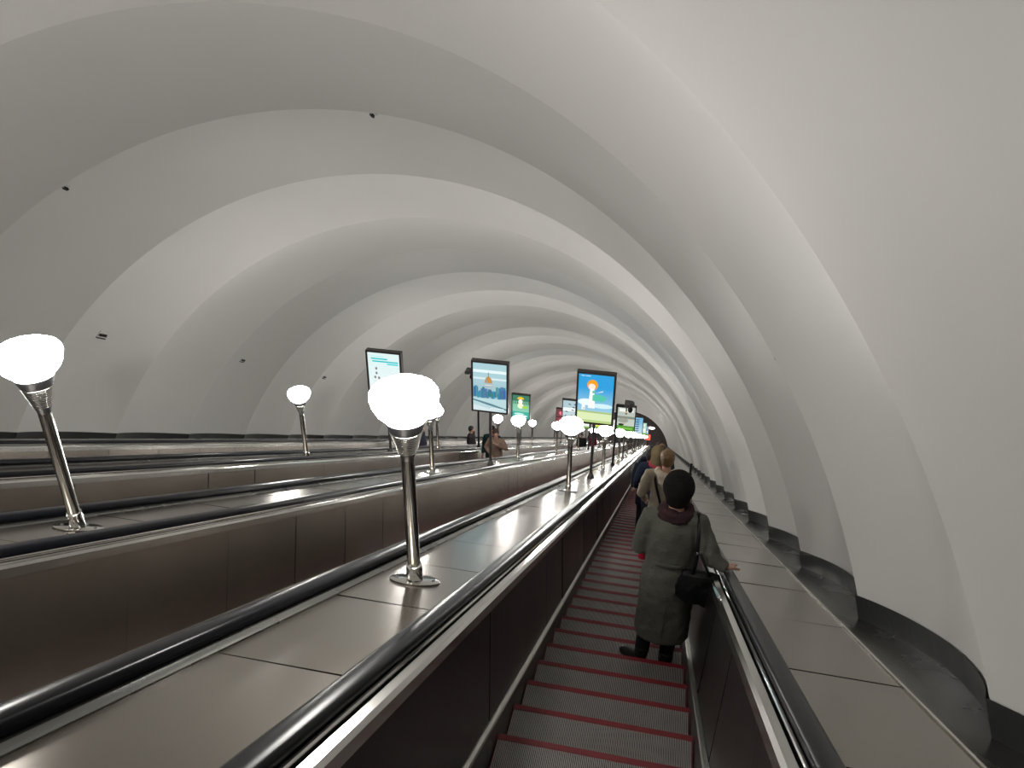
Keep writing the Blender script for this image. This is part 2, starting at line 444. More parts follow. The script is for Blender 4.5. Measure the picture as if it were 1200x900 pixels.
def dome():
    rnd = random.Random(3); L = [((.80, .9, .92), rect(0, .80, 1, .86)), ((.72, .82, .85), rect(0, .66, 1, .7))]
    for k in range(40):
        x = rnd.random() * .95; h = .38 + rnd.random() * .16
        L.append(((.06 + .1 * rnd.random(), .16 + .2 * rnd.random(), .28 + .2 * rnd.random()), rect(x, .26 + .06 * rnd.random(), x + .04 + .07 * rnd.random(), h)))
    L += [((.45, .55, .58), rect(.33, .5, .6, .6)), ((.8, .8, .75), rect(.35, .545, .58, .56)), ((.6, .34, .1), blob(.465, .6, .115, .13, 12, 0, pi)), ((.25, .2, .15), rect(.455, .72, .475, .82)), ((.36, .4, .42), blob(.405, .6, .03, .1, 8, 0, pi)),
          ((.55, .72, .75), rect(0, 0, 1, .27)), ((.16, .3, .36), [(0, .24), (.5, .17), (1, .08), (1, .05), (.45, .13), (0, .21)]), ((.7, .8, .82), [(0, .12), (.6, .04), (1, 0), (0, 0)])]
    for k in range(7): L.append(((.85, .9, .9), rect(.52 + .06 * k, .05, .56 + .06 * k, .075)))
    return (.42, .66, .72), (.30, .45, .55), L
def seaside():
    return (.0, .36, .78), (.5, .8, .86), [((.85, .93, .95), blob(.25, .42, .25, .07)), ((.7, .88, .93), blob(.7, .36, .32, .05)), ((.55, .68, .32), rect(0, 0, 1, .24)), ((.75, .85, .55), rect(0, .05, 1, .2)), ((.4, .5, .3), [(0, .23), (1, .2), (1, .215), (0, .245)]),
            ((.9, .42, .03), blob(.4, .78, .155, .11)), ((.93, .83, .76), blob(.385, .745, .1, .065)), ((.93, .94, .92), [(.34, .7), (.46, .7), (.5, .3), (.3, .3)]), ((.15, .62, .48), [(.42, .58), (.62, .60), (.86, .54), (.72, .45), (.42, .46)]), ((.2, .6, .45), blob(.45, .64, .05, .03)),
            ((.9, .95, .97), [(.5, .62), (.72, .68), (.7, .655)]), ((.9, .95, .97), rect(.07, .955, .17, .965)), ((.9, .95, .97), rect(.2, .955, .34, .965)), ((.9, .9, .9), rect(.12, .26, .22, .36)), ((.6, .3, .2), rect(.17, .28, .2, .3))]
def garden():
    L = [((.1, .3, .2), rect(0, .75, 1, 1))]
    for k in range(9): L.append(((.02 + .03 * (k % 3), .14, .1), [(.05 + .11 * k, .62), (.1 + .11 * k, .62), (.08 + .11 * k, .98)]))
    L += [((.95, .62, .06), blob(.48, .83, .2, .1, 12, 0, pi)), ((.95, .93, .88), blob(.48, .73, .13, .1)), ((.9, .92, .7), blob(.48, .55, .18, .12)), ((.45, .72, .12), blob(.75, .5, .18, .06)), ((.1, .5, .42), rect(0, 0, 1, .3)), ((.6, .9, .85), blob(.4, .2, .3, .05)), ((.9, .95, .9), blob(.7, .12, .2, .04))]
    return (.2, .55, .35), (.35, .75, .6), L
def birds():
    rnd = random.Random(5); L = [((.85, .9, .9), rect(0, .55, 1, .7)), ((.4, .55, .6), rect(0, .3, 1, .36))]
    for k in range(11):
        x, y = .1 + .7 * rnd.random(), .2 + .7 * rnd.random()
        L.append(((.02, .04, .05), [(x, y), (x + .08, y + .035), (x + .2, y - .02), (x + .09, y - .015)]))
    return (.45, .62, .68), (.75, .84, .85), L
def hearts(): 
    L = []
    for y in (.62, .16): L += [((.9, .25, .32), blob(.38, y + .12, .16, .11)), ((.9, .25, .32), blob(.64, y + .12, .16, .11)), ((.9, .25, .32), [(.23, y + .1), (.79, y + .1), (.5, y - .1)])]
    L += [((.05, .02, .02), rect(0, .46, 1, .5)), ((.1, .35, .12), blob(.1, .1, .1, .14))]
    return (.16, .03, .04), (.3, .04, .06), L
def notice():
    L = [((.05, .62, .66), rect(.1, .855, .62, .885)), ((.05, .62, .66), rect(.14, .80, .95, .83)), ((.1, .7, .75), rect(.6, .755, .95, .785)), ((.5, .85, .86), rect(.1, .91, .5, .93))]
    for x, y in ((.25, .66), (.25, .56), (.2, .47), (.32, .46)): L.append(((.3, .3, .28), blob(x, y, .035, .03)))
    for k in range(4): L.append(((.6, .75, .78), rect(.15, .38 - .05 * k, .85 - .1 * (k % 2), .39 - .05 * k)))
    return (.80, .97, .97), (.92, 1, 1), L
def landscape():
    return (.5, .56, .5), (.65, .7, .62), [((.85, .88, .82), rect(.1, .78, .9, .92)), ((.12, .12, .08), [(.45, .98), (.52, .98), (.55, .7), (.45, .66)]), ((.75, .55, .3), rect(.46, .74, .54, .8)), ((.3, .33, .28), rect(0, .5, 1, .6)), ((.4, .42, .36), blob(.35, .42, .3, .1)), ((.15, .38, .08), rect(0, 0, 1, .2)), ((.05, .08, .04), blob(.25, .24, .16, .05)), ((.8, .3, .12), blob(.42, .29, .04, .02)), ((.3, .6, .12), rect(.1, .06, .9, .12))]
def panels():
    L = []
    for k in range(6): L.append(((.02, .05, .1), [(.2, .15 + .14 * k), (.75, .2 + .14 * k), (.6, .12 + .14 * k)]))
    L.append(((.8, .8, .1), rect(.05, .45, .35, .6)))
    return (.2, .5, .75), (.6, .8, .85), L
def banner(col):
    return col, tuple(min(1, c * 1.4) for c in col), [((.9, .95, .9), rect(.1, .3, .9, .5)), ((.25, .5, .15), rect(0, 0, 1, .15)), ((.9, .9, .85), rect(.2, .75, .8, .85))]
def lightbox(x, s, art, label, arm=False):
    t = empty('light_box', world(x, s, DECKZ)); tag(t, label, 'light box', 'lit advertising boxes on posts')
    bm = bmesh.new(); add_lathe(bm, [(.028, -.02), (.028, 1.3)], 14); finish(bm, 'post', M['greymetal'], 40, t)
    bm = bmesh.new(); add_lathe(bm, [(.07, -.03), (.07, .03), (.055, .06), (.04, .1), (.03, .11)], 14); finish(bm, 'post_base', M['greymetal'], 40, t)
    W, H, z0 = BW / 2, BH, 1.25
    bm = bmesh.new()
    for a in ((-W - .035, -W, z0 - .035, z0 + H + .035), (W, W + .035, z0 - .035, z0 + H + .035), (-W, W, z0 - .035, z0), (-W, W, z0 + H, z0 + H + .035)):
        add_box(bm, a[0], a[1], -.06, .06, a[2], a[3])
    finish(bm, 'frame', M['frame'], parent=t)
    top, bot, shapes = art
    bm = bmesh.new(); add_box(bm, -W, W, -.045, .045, -H / 2, H / 2)
    p = finish(bm, 'poster', sky(top, bot), parent=t, loc=(0, 0, z0 + H / 2))
    cols = []; bm = bmesh.new()
    for n, (col, poly) in enumerate(shapes):
        if col not in cols: cols.append(col)
        vs = [bm.verts.new((-W + 2 * W * max(0, min(1, a)), -.0456 - .0003 * n, H * (max(0, min(1, b)) - .5))) for a, b in poly]
        bm.faces.new(vs[::-1]).material_index = cols.index(col)
    me = bpy.data.meshes.new('printed_picture'); bm.to_mesh(me); bm.free()
    for c in cols: me.materials.append(pc(c, .85))
    link('printed_picture', me, p)
    return t
X1, X2, X3 = -1.185, -3.16, -5.27
lightbox(X1, 15.45, seaside(), 'lit blue poster box with orange haired figure above the tan lamp deck')
lightbox(X2, 15.4, dome(), 'lit poster box showing a golden dome over a wintry blue city')
lightbox(X3, 15.5, notice(), 'lit white poster box with turquoise text bars behind the big near lamp')
lightbox(X1 - .02, 30.3, landscape(), 'grey green landscape poster box behind the overhead camera arm')
lightbox(X2 - .05, 30.2, birds(), 'pale poster box with dark bird shapes, partly behind the blue poster')
lightbox(X3 + .15, 30.2, garden(), 'small green garden poster box with yellow arch, past the dome poster')
lightbox(X3 - .05, 45, hearts(), 'small dark poster box with two pink hearts')
lightbox(X1, 45, panels(), 'narrow looking blue and yellow poster box beyond the landscape poster')
lightbox(X2, 45, banner((.75, .72, .1)), 'small yellow poster box low behind the blue poster')
lightbox(X1, 59.9, banner((.55, .8, .65)), 'tiny pale green poster box, fourth along the tan lamp deck')
lightbox(X1, 74.8, banner((.2, .4, .6)), 'tiny blue poster box, last one near the tunnel end')
lightbox(X2, 59.9, banner((.8, .8, .78)), 'tiny white poster box, fourth along the middle deck')
lightbox(X3, 59.9, banner((.7, .7, .7)), 'tiny grey poster box, fourth along the thin far deck')

# ------------------------------------------------------------------ camera posts
def camera_post(x, s, h, arm, label):
    t = empty('camera_post', world(x, s, DECKZ)); tag(t, label, 'camera post', 'black posts with surveillance cameras')
    bm = bmesh.new(); add_lathe(bm, [(.06, -.03), (.06, .04), (.032, .1), (.03, h)], 12); finish(bm, 'post', M['black'], 40, t)
    bm = bmesh.new(); add_box(bm, min(0, arm) - .03, max(0, arm) + .03, -.03, .03, h, h + .06); finish(bm, 'arm', M['black'], parent=t)
    hd = finish_cam(t, arm, h)
def finish_cam(t, arm, h):
    bm = bmesh.new(); add_lathe(bm, [(.10, .06), (.11, .1), (.1, .17), (.06, .2)], 14, c=(arm, 0, h)); add_box(bm, arm - .16, arm - .02, -.2, .08, h + .1, h + .19)
    b = finish(bm, 'camera_housing', M['greymetal'], 40, t)
    bm = bmesh.new(); add_ball(bm, (arm, 0, h - .06), (.07, .07, .09), seg=12); finish(bm, 'camera_dome', M['black'], True, t)
    return b
camera_post(X1 + .02, 22.8, 1.9, .36, 'black angled post carrying dome camera over the tan lamp deck')
camera_post(X3, 23.6, 2.45, -.18, 'thin black camera post rising behind the golden dome poster')
camera_post(X2, 38.0, 1.9, .4, 'small black camera post down the middle lamp deck')

# ------------------------------------------------------------------ small fittings on the vault
def fitting(s, ang, big, label):
    uu = ((s - RS0) / RSP) % 1; a = radians(ang); rr = ring_r(uu) - .004
    t = empty('wall_bracket', world(VC[0] + rr * cos(a), s, VC[1] + rr * sin(a)), (-INC, 0, 0))
    m = Matrix.Rotation(pi / 2 - a, 3, 'Y')    # local z points outward
    tag(t, label, 'bracket', 'small dark brackets on the vault')
    bm = bmesh.new()
    add_box(bm, -.06 * big, .06 * big, -.085 * big, .085 * big, -.012, .03, 0)
    bmesh.ops.rotate(bm, verts=bm.verts, cent=(0, 0, 0), matrix=m); finish(bm, 'back_plate', M['vault'], parent=t)
    bm = bmesh.new()
    for q in (-.05, 0, .05): add_box(bm, -.025 * big, .012 * big, (q - .015) * big, (q + .015) * big, -.04, -.011)
    add_box(bm, -.066 * big, -.056 * big, -.09 * big, .09 * big, -.035, .0)
    bmesh.ops.rotate(bm, verts=bm.verts, cent=(0, 0, 0), matrix=m); finish(bm, 'terminal_hooks', M['black'], parent=t)
for s, ang, big, lab in ((9.86, 148.6, .95, 'dark bracket on the vault just uphill above the first middle deck lamp'),
                         (13.66, 148.3, .75, 'bracket low on the vault between the two far lamps, second in its row'),
                         (17.37, 148.6, .8, 'small bracket low on the vault beside the white text poster'),
                         (7.19, 125.9, .38, 'tiny hook on the vault high above the first middle deck lamp'),
                         (7.2, 85.2, .38, 'tiny hook at the crown of the vault, on the second rib edge'),
                         (7.62, 55.8, .38, 'tiny hook on the vault above the blue poster'),
                         (5.62, 32.8, .7, 'pair of dark hooks on the vault above the gutter'),
                         (25.08, 112.9, .8, 'small bracket on the vault above the golden dome poster'),
                         (25.5, 64.5, .5, 'tiny bracket on the vault above the landscape poster')):
    fitting(s, ang, big, lab)
t = slope_empty('marker_post', 1.0, 23.0, DECKZ); t.rotation_euler = (0, 0, 0)
tag(t, 'short black post standing on the plain deck beside the gutter', 'post')
bm = bmesh.new(); add_lathe(bm, [(.06, -.03), (.06, .03), (.035, .06), (.03, .30), (.02, .32)], 12); finish(bm, 'shaft', M['black'], 40, t)
bm = bmesh.new(); add_ball(bm, (0, 0, .33), (.045, .045, .03), seg=12); finish(bm, 'cap', M['black'], True, t)
# lower end
t = slope_empty('hall_lamp', -.9, 92.5, 1.1); tag(t, 'round white lamp hanging in the dark hall at the tunnel end', 'lamp')
bm = bmesh.new(); add_lathe(bm, [(0, -.12), (.35, -.1), (.5, 0), (.45, .1), (.1, .14)], 14); finish(bm, 'shade', mat('hall_glow', (.9, .9, .9), emit=(1, .93, .88), es=5), True, t)
bm = bmesh.new(); add_lathe(bm, [(.03, .13), (.03, 1.0)], 8); finish(bm, 'stem', M['black'], parent=t)
t = slope_empty('signal_light', AXES[0] - .95, 90, DECKZ); t.rotation_euler = (0, 0, 0); tag(t, 'red light on a post where the tan lamp deck ends', 'signal')
bm = bmesh.new(); add_lathe(bm, [(.05, -.05), (.05, .9)], 8); finish(bm, 'post', M['black'], parent=t)
bm = bmesh.new(); add_box(bm, -.3, .3, -.06, .06, .75, 1.35); finish(bm, 'red_panel', M['redlight'], parent=t)

# ------------------------------------------------------------------ people
FAB = {}
def fab(col, sc=60, b=.35, rough=.85, na=.15):
    k = (col, sc)
    if k not in FAB:
        FAB[k] = mat('cloth', col, rough, noise_amt=na, nscale=18, bump=b, bscale=sc, spec=.2)
    return FAB[k]
SKIN = mat('skin', (.52, .30, .22), .5, noise_amt=.06, nscale=20)
def folds(amp, sc=1.0, zs=.35):
    return lambda co, n: amp * noise.noise(Vector((co.x * 9 * sc, co.y * 9 * sc, co.z * 9 * sc * zs))) + amp * .6 * noise.noise(co * 17 * sc)

def hand(bm, wrist, d, palm_n, side, k=1.0, curl=.5):
    "palm, four unequal curled fingers and a thumb; d = direction of the fingers, palm_n = out of the palm"
    d = Vector(d).normalized(); pn = Vector(palm_n); pn = (pn - d * pn.dot(d)).normalized(); a = d.cross(pn) * side
    wv = Vector(wrist)
    add_tube(bm, [wv - d * .02, wv + d * .02, wv + d * .055 * k, wv + d * .085 * k], [(.024 * k, .019 * k), (.033 * k, .017 * k), (.04 * k, .015 * k), (.038 * k, .012 * k)], 12, ref=a)
    for j, (o_, L) in enumerate(((-.028, .066), (-.0095, .075), (.0095, .07), (.028, .055))):
        p = wv + d * .08 * k + a * o_ * k; pts = [p - d * .02]; dd = d.copy()
        for q in range(4):
            pts.append(p.copy()); dd = (dd + pn * curl * (.25 if q == 0 else .4)).normalized(); p = p + dd * L * k / 3
        add_tube(bm, pts, [.0088 * k, .0088 * k, .0085 * k, .008 * k, .0065 * k], 8)
    p = wv + d * .03 * k - a * .03 * k
    add_tube(bm, [p, p - a * .022 * k + d * .02 * k + pn * .01 * k, p - a * .03 * k + d * .045 * k + pn * .018 * k, p - a * .026 * k + d * .065 * k + pn * .02 * k], [.013 * k, .0115 * k, .0095 * k, .007 * k], 8)

def person(label, x, k_step, ax, H=1.68, face_up=False, turn=0., coat=(.1, .1, .1), coat_len=.75, trousers=(.02, .02, .025), hair=('short', (.2, .1, .05)), voxel=.02,
           arms=None, feet=None, head_turn=0., female=False, scarf=None, hood=None, lean=0., strap=None, hatcol=None, walk=False, group='people riding the escalators', shoes=(.012, .012, .012)):
    s = SP0 + STEP * k_step
    o = world(ax + x, s, NOSEZ); o.y -= .2
    P = empty('person', o, (0, 0, (pi if face_up else 0) + turn))
    tag(P, label, 'person', group)
    k = H / 1.70
    near = voxel < .015
    feet = feet or ((-.10, -.02, 0), (.10, .0, 0))
    arms = arms or (((-.24, -.02, 1.14), (-.25, .08, .90)), ((.24, -.02, 1.14), (.25, .08, .90)))
    shw = .165 if female else .185
    ly = lean
    hips = [Vector((sg * .085 * k, 0, .90 * k)) for sg in (-1, 1)]
    ank = [Vector((fx, fy - .03, fz + .09)) for fx, fy, fz, *_ in feet]
    knee = [(h + a_) / 2 + Vector((0, .035, 0)) for h, a_ in zip(hips, ank)]
    Hc = Vector((0, ly + .015, 1.60 * k)); neck0 = Vector((0, ly - .01, 1.40 * k))
    hr = Matrix.Rotation(head_turn, 3, 'Z')
    bm = bmesh.new()
    add_tube(bm, [(0, 0, .84 * k), (0, 0, .95 * k), (0, ly * .4, 1.08 * k), (0, ly * .8, 1.25 * k), (0, ly - .01, 1.37 * k), (0, ly - .01, 1.42 * k)], [(.12, .1), (.155, .11), (.125, .095), (.15, .105), (.135, .085), (.06, .055)], 16)
    add_tube(bm, [neck0, (0, ly, 1.48 * k), Hc], [(.062, .06), (.052, .055), (.055, .06)], 12)
    for h, kn, an in zip(hips, knee, ank): add_tube(bm, [h + Vector((0, 0, .05)), h, (h + kn) / 2, kn, (kn * .6 + an * .4), an, an - Vector((0, 0, .05))], [.08, .085, .068, .05, .05, .036, .036], 12)
    for (fx, fy, fz, *rr), an in zip(feet, ank):
        fr = Matrix.Rotation(rr[0] if rr else 0, 3, 'Z'); add_tube(bm, [an - Vector((0, 0, .02)), an + fr @ Vector((0, .06, -.045)), an + fr @ Vector((0, .16, -.065))], [.036, (.038, .03), (.036, .018)], 10)
    shl = [Vector((sg * shw * k, ly - .005, 1.375 * k)) for sg in (-1, 1)]
    for sg, sh, (el, wr) in zip((-1, 1), shl, arms):
        el, wr = Vector(el), Vector(wr)
        add_tube(bm, [sh + Vector((-sg * .06, 0, .01)), sh, (sh + el) / 2, el, (el + wr) / 2, wr], [.05, .052, .044, .038, .036, .025], 12)
        d_ = (wr - el).normalized()
        hd = d_; pn = Vector((-sg, 0, 0))
        if len(arms[0 if sg < 0 else 1]) > 2: pass
        if near: hand(bm, wr, hand_dir.get((label, sg), hd), hand_pn.get((label, sg), pn), sg, .98, hand_curl.get((label, sg), .55))
        else: add_tube(bm, [wr, wr + hd * .07, wr + hd * .13, wr + hd * .16], [(.022, .022), (.036, .022), (.034, .018), (.02, .012)], 8)
    # head
    add_ball(bm, Hc + Vector((0, -.005, .015)), (.075, .095, .098), seg=20)
    add_tube(bm, [Hc + hr @ Vector((0, .045, .03)), Hc + hr @ Vector((0, .04, -.04)), Hc + hr @ Vector((0, .045, -.095))], [(.062, .05), (.057, .045), (.032, .028)], 14)
    add_tube(bm, [Hc + hr @ Vector((0, .088, .02)), Hc + hr @ Vector((0, .106, -.02)), Hc + hr @ Vector((0, .098, -.033))], [.009, .015, .012], 8)
    add_tube(bm, [Hc + hr @ Vector((-.025, .088, -.06)), Hc + hr @ Vector((0, .093, -.06)), Hc + hr @ Vector((.025, .088, -.06))], [.005, .009, .005], 8)
    for sg in (-1, 1): add_ball(bm, Hc + hr @ Vector((sg * .076, -.0, -.01)), (.012, .022, .032), seg=8)
    body = fuse(bm, 'body', SKIN, .0065 if near else voxel * .7, P, 3)
    bm = bmesh.new()
    for sg in (-1, 1): add_ball(bm, Hc + hr @ Vector((sg * .03, .083, .012)), (.013, .008, .009), seg=10)
    finish(bm, 'eyes', mat('eye', (.04, .03, .025), .2) if 'eye' not in bpy.data.materials else bpy.data.materials['eye'], True, body)
    # trousers
    bm = bmesh.new()
    add_tube(bm, [(0, 0, .82 * k), (0, 0, .92 * k), (0, 0, 1.02 * k)], [(.15, .115), (.175, .125), (.15, .11)], 16)
    for h, kn, an in zip(hips, knee, ank): add_tube(bm, [h + Vector((0, 0, .04)), h - Vector((0, 0, .05)), (h + kn) / 2, kn, (kn + an) / 2, an + Vector((0, 0, .01))], [.095, .098, .082, .064, .058, .052], 12)
    fuse(bm, 'trousers', fab(trousers), .011 if near else voxel, P, 3)
    for (fx, fy, fz, *rr), an in zip(feet, ank):
        fr = Matrix.Rotation(rr[0] if rr else 0, 3, 'Z'); bm = bmesh.new()
        b0 = Vector((an.x, an.y, fz))
        add_tube(bm, [an + Vector((0, 0, .10)), an + Vector((0, 0, .03)), b0 + Vector((0, 0, .05))], [.053, .048, (.046, .05)], 12)
        add_tube(bm, [b0 + fr @ Vector((0, -.055, .035)), b0 + fr @ Vector((0, .02, .045)), b0 + fr @ Vector((0, .10, .035)), b0 + fr @ Vector((0, .165, .028)), b0 + fr @ Vector((0, .195, .02))], [(.034, .035), (.05, .055), (.054, .042), (.047, .032), (.025, .018)], 12)
        add_tube(bm, [b0 + fr @ Vector((0, -.06, .008)), b0 + fr @ Vector((0, .06, .008)), b0 + fr @ Vector((0, .19, .008))], [(.035, .008), (.046, .008), (.03, .008)], 10)
        fuse(bm, 'boot', fab(shoes, 90, .1, .4), .009 if near else voxel, P, 3)
    # coat or jacket
    bm = bmesh.new(); z0 = H * (1 - coat_len) if coat_len > 1 else coat_len
    c1 = (.205, .165) if z0 < .6 else (.19, .14)
    add_tube(bm, [(0, -.005, z0), (0, -.005, z0 + .015), (0, -.004, max(z0 + .05, .6 * k) if z0 < .6 else z0 + .05), (0, 0, .95 * k if z0 < .9 else z0 + .1), (0, ly * .4, 1.08 * k), (0, ly * .8, 1.24 * k), (0, ly - .008, 1.34 * k), (0, ly - .01, 1.395 * k), (0, ly - .01, 1.44 * k)],
             [(c1[0] - .01, c1[1] - .01), c1, (.195, .15) if z0 < .6 else c1, (.185, .145), (.17, .135), (.185, .142), (.175, .13), (.125, .1), (.075, .07)], 24)
    for sg, sh, (el, wr) in zip((-1, 1), shl, arms):
        el, wr = Vector(el), Vector(wr); tow = (wr - el).normalized()
        add_tube(bm, [sh + Vector((-sg * .08, 0, .005)), sh + Vector((0, 0, -.005)), (sh * .6 + el * .4), el, (el + wr) / 2, wr - tow * .015, wr - tow * .005], [.075, .075, .07, .064, .056, .05, .046], 14)
    fuse(bm, 'coat' if z0 < .6 else 'jacket', fab(coat), .011 if near else voxel, P, 4, folds(.012 if near else .008))
    if near and z0 < .6:
        bm = bmesh.new(); add_tube(bm, [(-.10, -.143, 1.06), (-.05, -.152, 1.058), (0, -.154, 1.056), (.05, -.151, 1.056), (.09, -.142, 1.058)], [(.006, .018)] * 5, 8, ref=Vector((0, 1, 0)))
        finish(bm, 'half_belt', fab(tuple(c * .8 for c in coat)), True, P)
        bm = bmesh.new(); add_tube(bm, [(.0, -.165, .95), (.002, -.168, .7), (.0, -.168, .5), (0, -.166, .36)], [(.002, .0015)] * 4, 6); finish(bm, 'back_seam', fab(tuple(c * .55 for c in coat)), True, P)
    # hair or hat
    kind, hc = hair
    bm = bmesh.new()
    if kind == 'hat':
        add_ball(bm, Hc + Vector((0, -.02, .04)), (.106, .125, .112), seg=24)
        add_tube(bm, [Hc + Vector((0, -.0, -.03)), Hc + Vector((0, -.005, .03))], [(.09, .105), (.101, .12)], 24)
        add_ball(bm, Hc + Vector((0, -.055, -.02)), (.086, .075, .08), seg=16)
        fuse(bm, 'knit_hat', fab(hc, 120, .8), .008 if near else voxel * .8, P, 3, lambda co, n: .0025 * sin(co.z * 420) if near else 0)
    elif kind == 'hood':
        add_ball(bm, Hc + Vector((0, -.02, .02)), (.105, .125, .125), seg=20)
        add_tube(bm, [Hc + Vector((0, -.03, -.16)), Hc + Vector((0, -.03, -.05))], [(.11, .1), (.1, .11)], 16)
        fuse(bm, 'hood', fab(hc), voxel * .8, P, 3)
    else:
        add_ball(bm, Hc + hr @ Vector((0, -.02, .035)), (.088, .105, .092), seg=24)
        add_ball(bm, Hc + hr @ Vector((0, -.055, -.02)), (.078, .06, .075), seg=20)
        for sg in (-1, 1): add_ball(bm, Hc + hr @ Vector((sg * .068, -.015, .0)), (.02, .045, .05), seg=12)
        if kind == 'long': add_tube(bm, [Hc + hr @ Vector((0, -.06, 0)), Hc + hr @ Vector((0, -.085, -.12)), Hc + hr @ Vector((0, -.08, -.22))], [(.085, .05), (.09, .04), (.06, .02)], 16)
        fuse(bm, 'hair', mat_hair(hc), .009 if voxel < .022 else voxel * .7, P, 2, lambda co, n: .007 * noise.noise(Vector((co.x * 45, co.y * 45, co.z * 22))))
    if scarf:
        bm = bmesh.new(); n = 14
        ring = [(cos(2 * pi * j / n) * .088, ly + sin(2 * pi * j / n) * .082 - .006, 1.455 * k + .012 * sin(4 * pi * j / n)) for j in range(n + 1)]
        add_tube(bm, ring, [.034 + .006 * sin(j * 2.1) for j in range(n + 1)], 10, ref=Vector((0, 0, 1)))
        ring = [(cos(2 * pi * j / n) * .1, ly + sin(2 * pi * j / n) * .09 - .004, 1.415 * k - .01 * sin(2 * pi * j / n)) for j in range(n + 1)]
        add_tube(bm, ring, [.03 + .006 * cos(j * 1.7) for j in range(n + 1)], 10, ref=Vector((0, 0, 1)))
        fuse(bm, 'scarf', fab(scarf, 80, .6), .009 if near else voxel, P, 2, folds(.006, 2.5))
    if hood:
        bm = bmesh.new()
        add_tube(bm, [(-.10, ly + .03, 1.43 * k), (-.105, ly - .05, 1.44 * k), (-.06, ly - .11, 1.43 * k), (0, ly - .13, 1.42 * k), (.06, ly - .11, 1.43 * k), (.105, ly - .05, 1.44 * k), (.10, ly + .03, 1.43 * k)], [(.03, .03), (.042, .04), (.05, .045), (.055, .05), (.05, .045), (.042, .04), (.03, .03)], 12, ref=Vector((0, 0, 1)))
        add_tube(bm, [(0, ly - .12, 1.42 * k), (0, ly - .155, 1.34 * k), (0, ly - .15, 1.28 * k)], [(.10, .04), (.085, .035), (.03, .02)], 14)
        fuse(bm, 'hood', fab(hood, 60, .3), voxel * .6, P, 3, folds(.008, 2))
    return P, s, shl
HM = {}
def mat_hair(c):
    if c not in HM: HM[c] = mat('hair', c, .55, noise_amt=.35, nscale=40, stretch=(1, 1, .3), bump=.6, bscale=60)
    return HM[c]
hand_dir, hand_pn, hand_curl = {}, {}, {}

W_LAB = 'woman in long grey green coat and dark knit hat, hand on the handrail'
W_STEP = 17
hand_dir[(W_LAB, 1)] = (.35, .9, -.35); hand_pn[(W_LAB, 1)] = (0, -.45, -1); hand_curl[(W_LAB, 1)] = .22
hand_dir[(W_LAB, -1)] = (.6, .6, .1); hand_pn[(W_LAB, -1)] = (0, -.3, 1)
s = SP0 + STEP * W_STEP; wo = world(.175, s, NOSEZ); wo.y -= .2
hw = world(AXES[0] + .695, 5.62, -.815) - wo       # wrist above the handrail
P, s, shl = person(W_LAB, .315, W_STEP, AXES[0], H=1.66, coat=(.100, .102, .085), coat_len=.34, trousers=(.012, .011, .014), hair=('hat', (.009, .007, .006)), voxel=.011, female=True, scarf=(.045, .022, .026),
       arms=(((-.225, .02, 1.06), (-.12, .2, 1.0)), ((.29, -.10, 1.12), tuple(hw))), feet=((-.13, .0, 0, .9), (.05, -.02, 0, -.1)), lean=.02, head_turn=.1)
# her bag hangs from the shoulder
B = empty('shoulder_bag', wo + Vector((.205, -.075, .80))); tag(B, 'black shoulder bag hanging at the grey coated woman\'s hip', 'bag')
bm = bmesh.new()
add_tube(bm, [(-.005, -.06, -.02), (0, -.06, .0), (.01, -.06, .10), (.01, -.055, .21), (.01, -.05, .235)], [(.13, .04), (.165, .06), (.175, .07), (.14, .05), (.12, .02)], 16)
fuse(bm, 'bag_body', fab((.005, .005, .006), 70, .2, .55), .01, B, 3, folds(.01, 1.5))
bm = bmesh.new(); add_tube(bm, [(-.08, -.105, .19), (0, -.115, .195), (.09, -.105, .19)], [(.006, .05)] * 3, 8, ref=Vector((0, 1, 0))); finish(bm, 'flap', fab((.01, .01, .01), 70, .2, .5), True, B)
bm = bmesh.new()
top = Vector((-.055, .075, .618))
pa = [Vector((-.05, -.075, .21)), Vector((-.045, -.095, .30)), Vector((-.04, -.095, .42)), Vector((-.045, -.075, .54)), Vector((-.05, -.02, .60)), top, Vector((-.05, .16, .56)), Vector((-.02, .20, .45))]
add_tube(bm, pa, [(.004, .013)] * len(pa), 8, ref=Vector((0, 1, 0)))
pb = [Vector((.07, -.08, .21)), Vector((.03, -.10, .31)), Vector((-.02, -.10, .42))]
add_tube(bm, pb, [(.004, .01)] * 3, 8, ref=Vector((0, 1, 0)))
finish(bm, 'strap', fab((.01, .01, .011), 90, .1, .5), True, B)
bm = bmesh.new()
for p_ in (pa[0], pb[0], pa[2]): add_ball(bm, p_ + Vector((0, -.008, 0)), (.010, .006, .012), seg=8)
finish(bm, 'buckles', M['chrome'], True, B)

B = empty('pouch', wo + Vector((-.187, .13, .94))); tag(B, 'small red pouch held at the grey coated woman\'s far hand', 'pouch')
bm = bmesh.new(); add_tube(bm, [(0, 0, -.07), (0, 0, -.06), (0, 0, .05), (0, 0, .065)], [(.03, .015), (.04, .022), (.038, .02), (.03, .01)], 12); fuse(bm, 'pouch_body', fab((.4, .015, .04), 70, .2, .5), .008, B, 2)
bm = bmesh.new(); add_tube(bm, [(-.02, 0, .06), (.02, .02, .09), (.07, .05, .085)], [.004, .004, .004], 6); finish(bm, 'wrist_cord', fab((.4, .02, .04), 70, .2, .5), True, B)

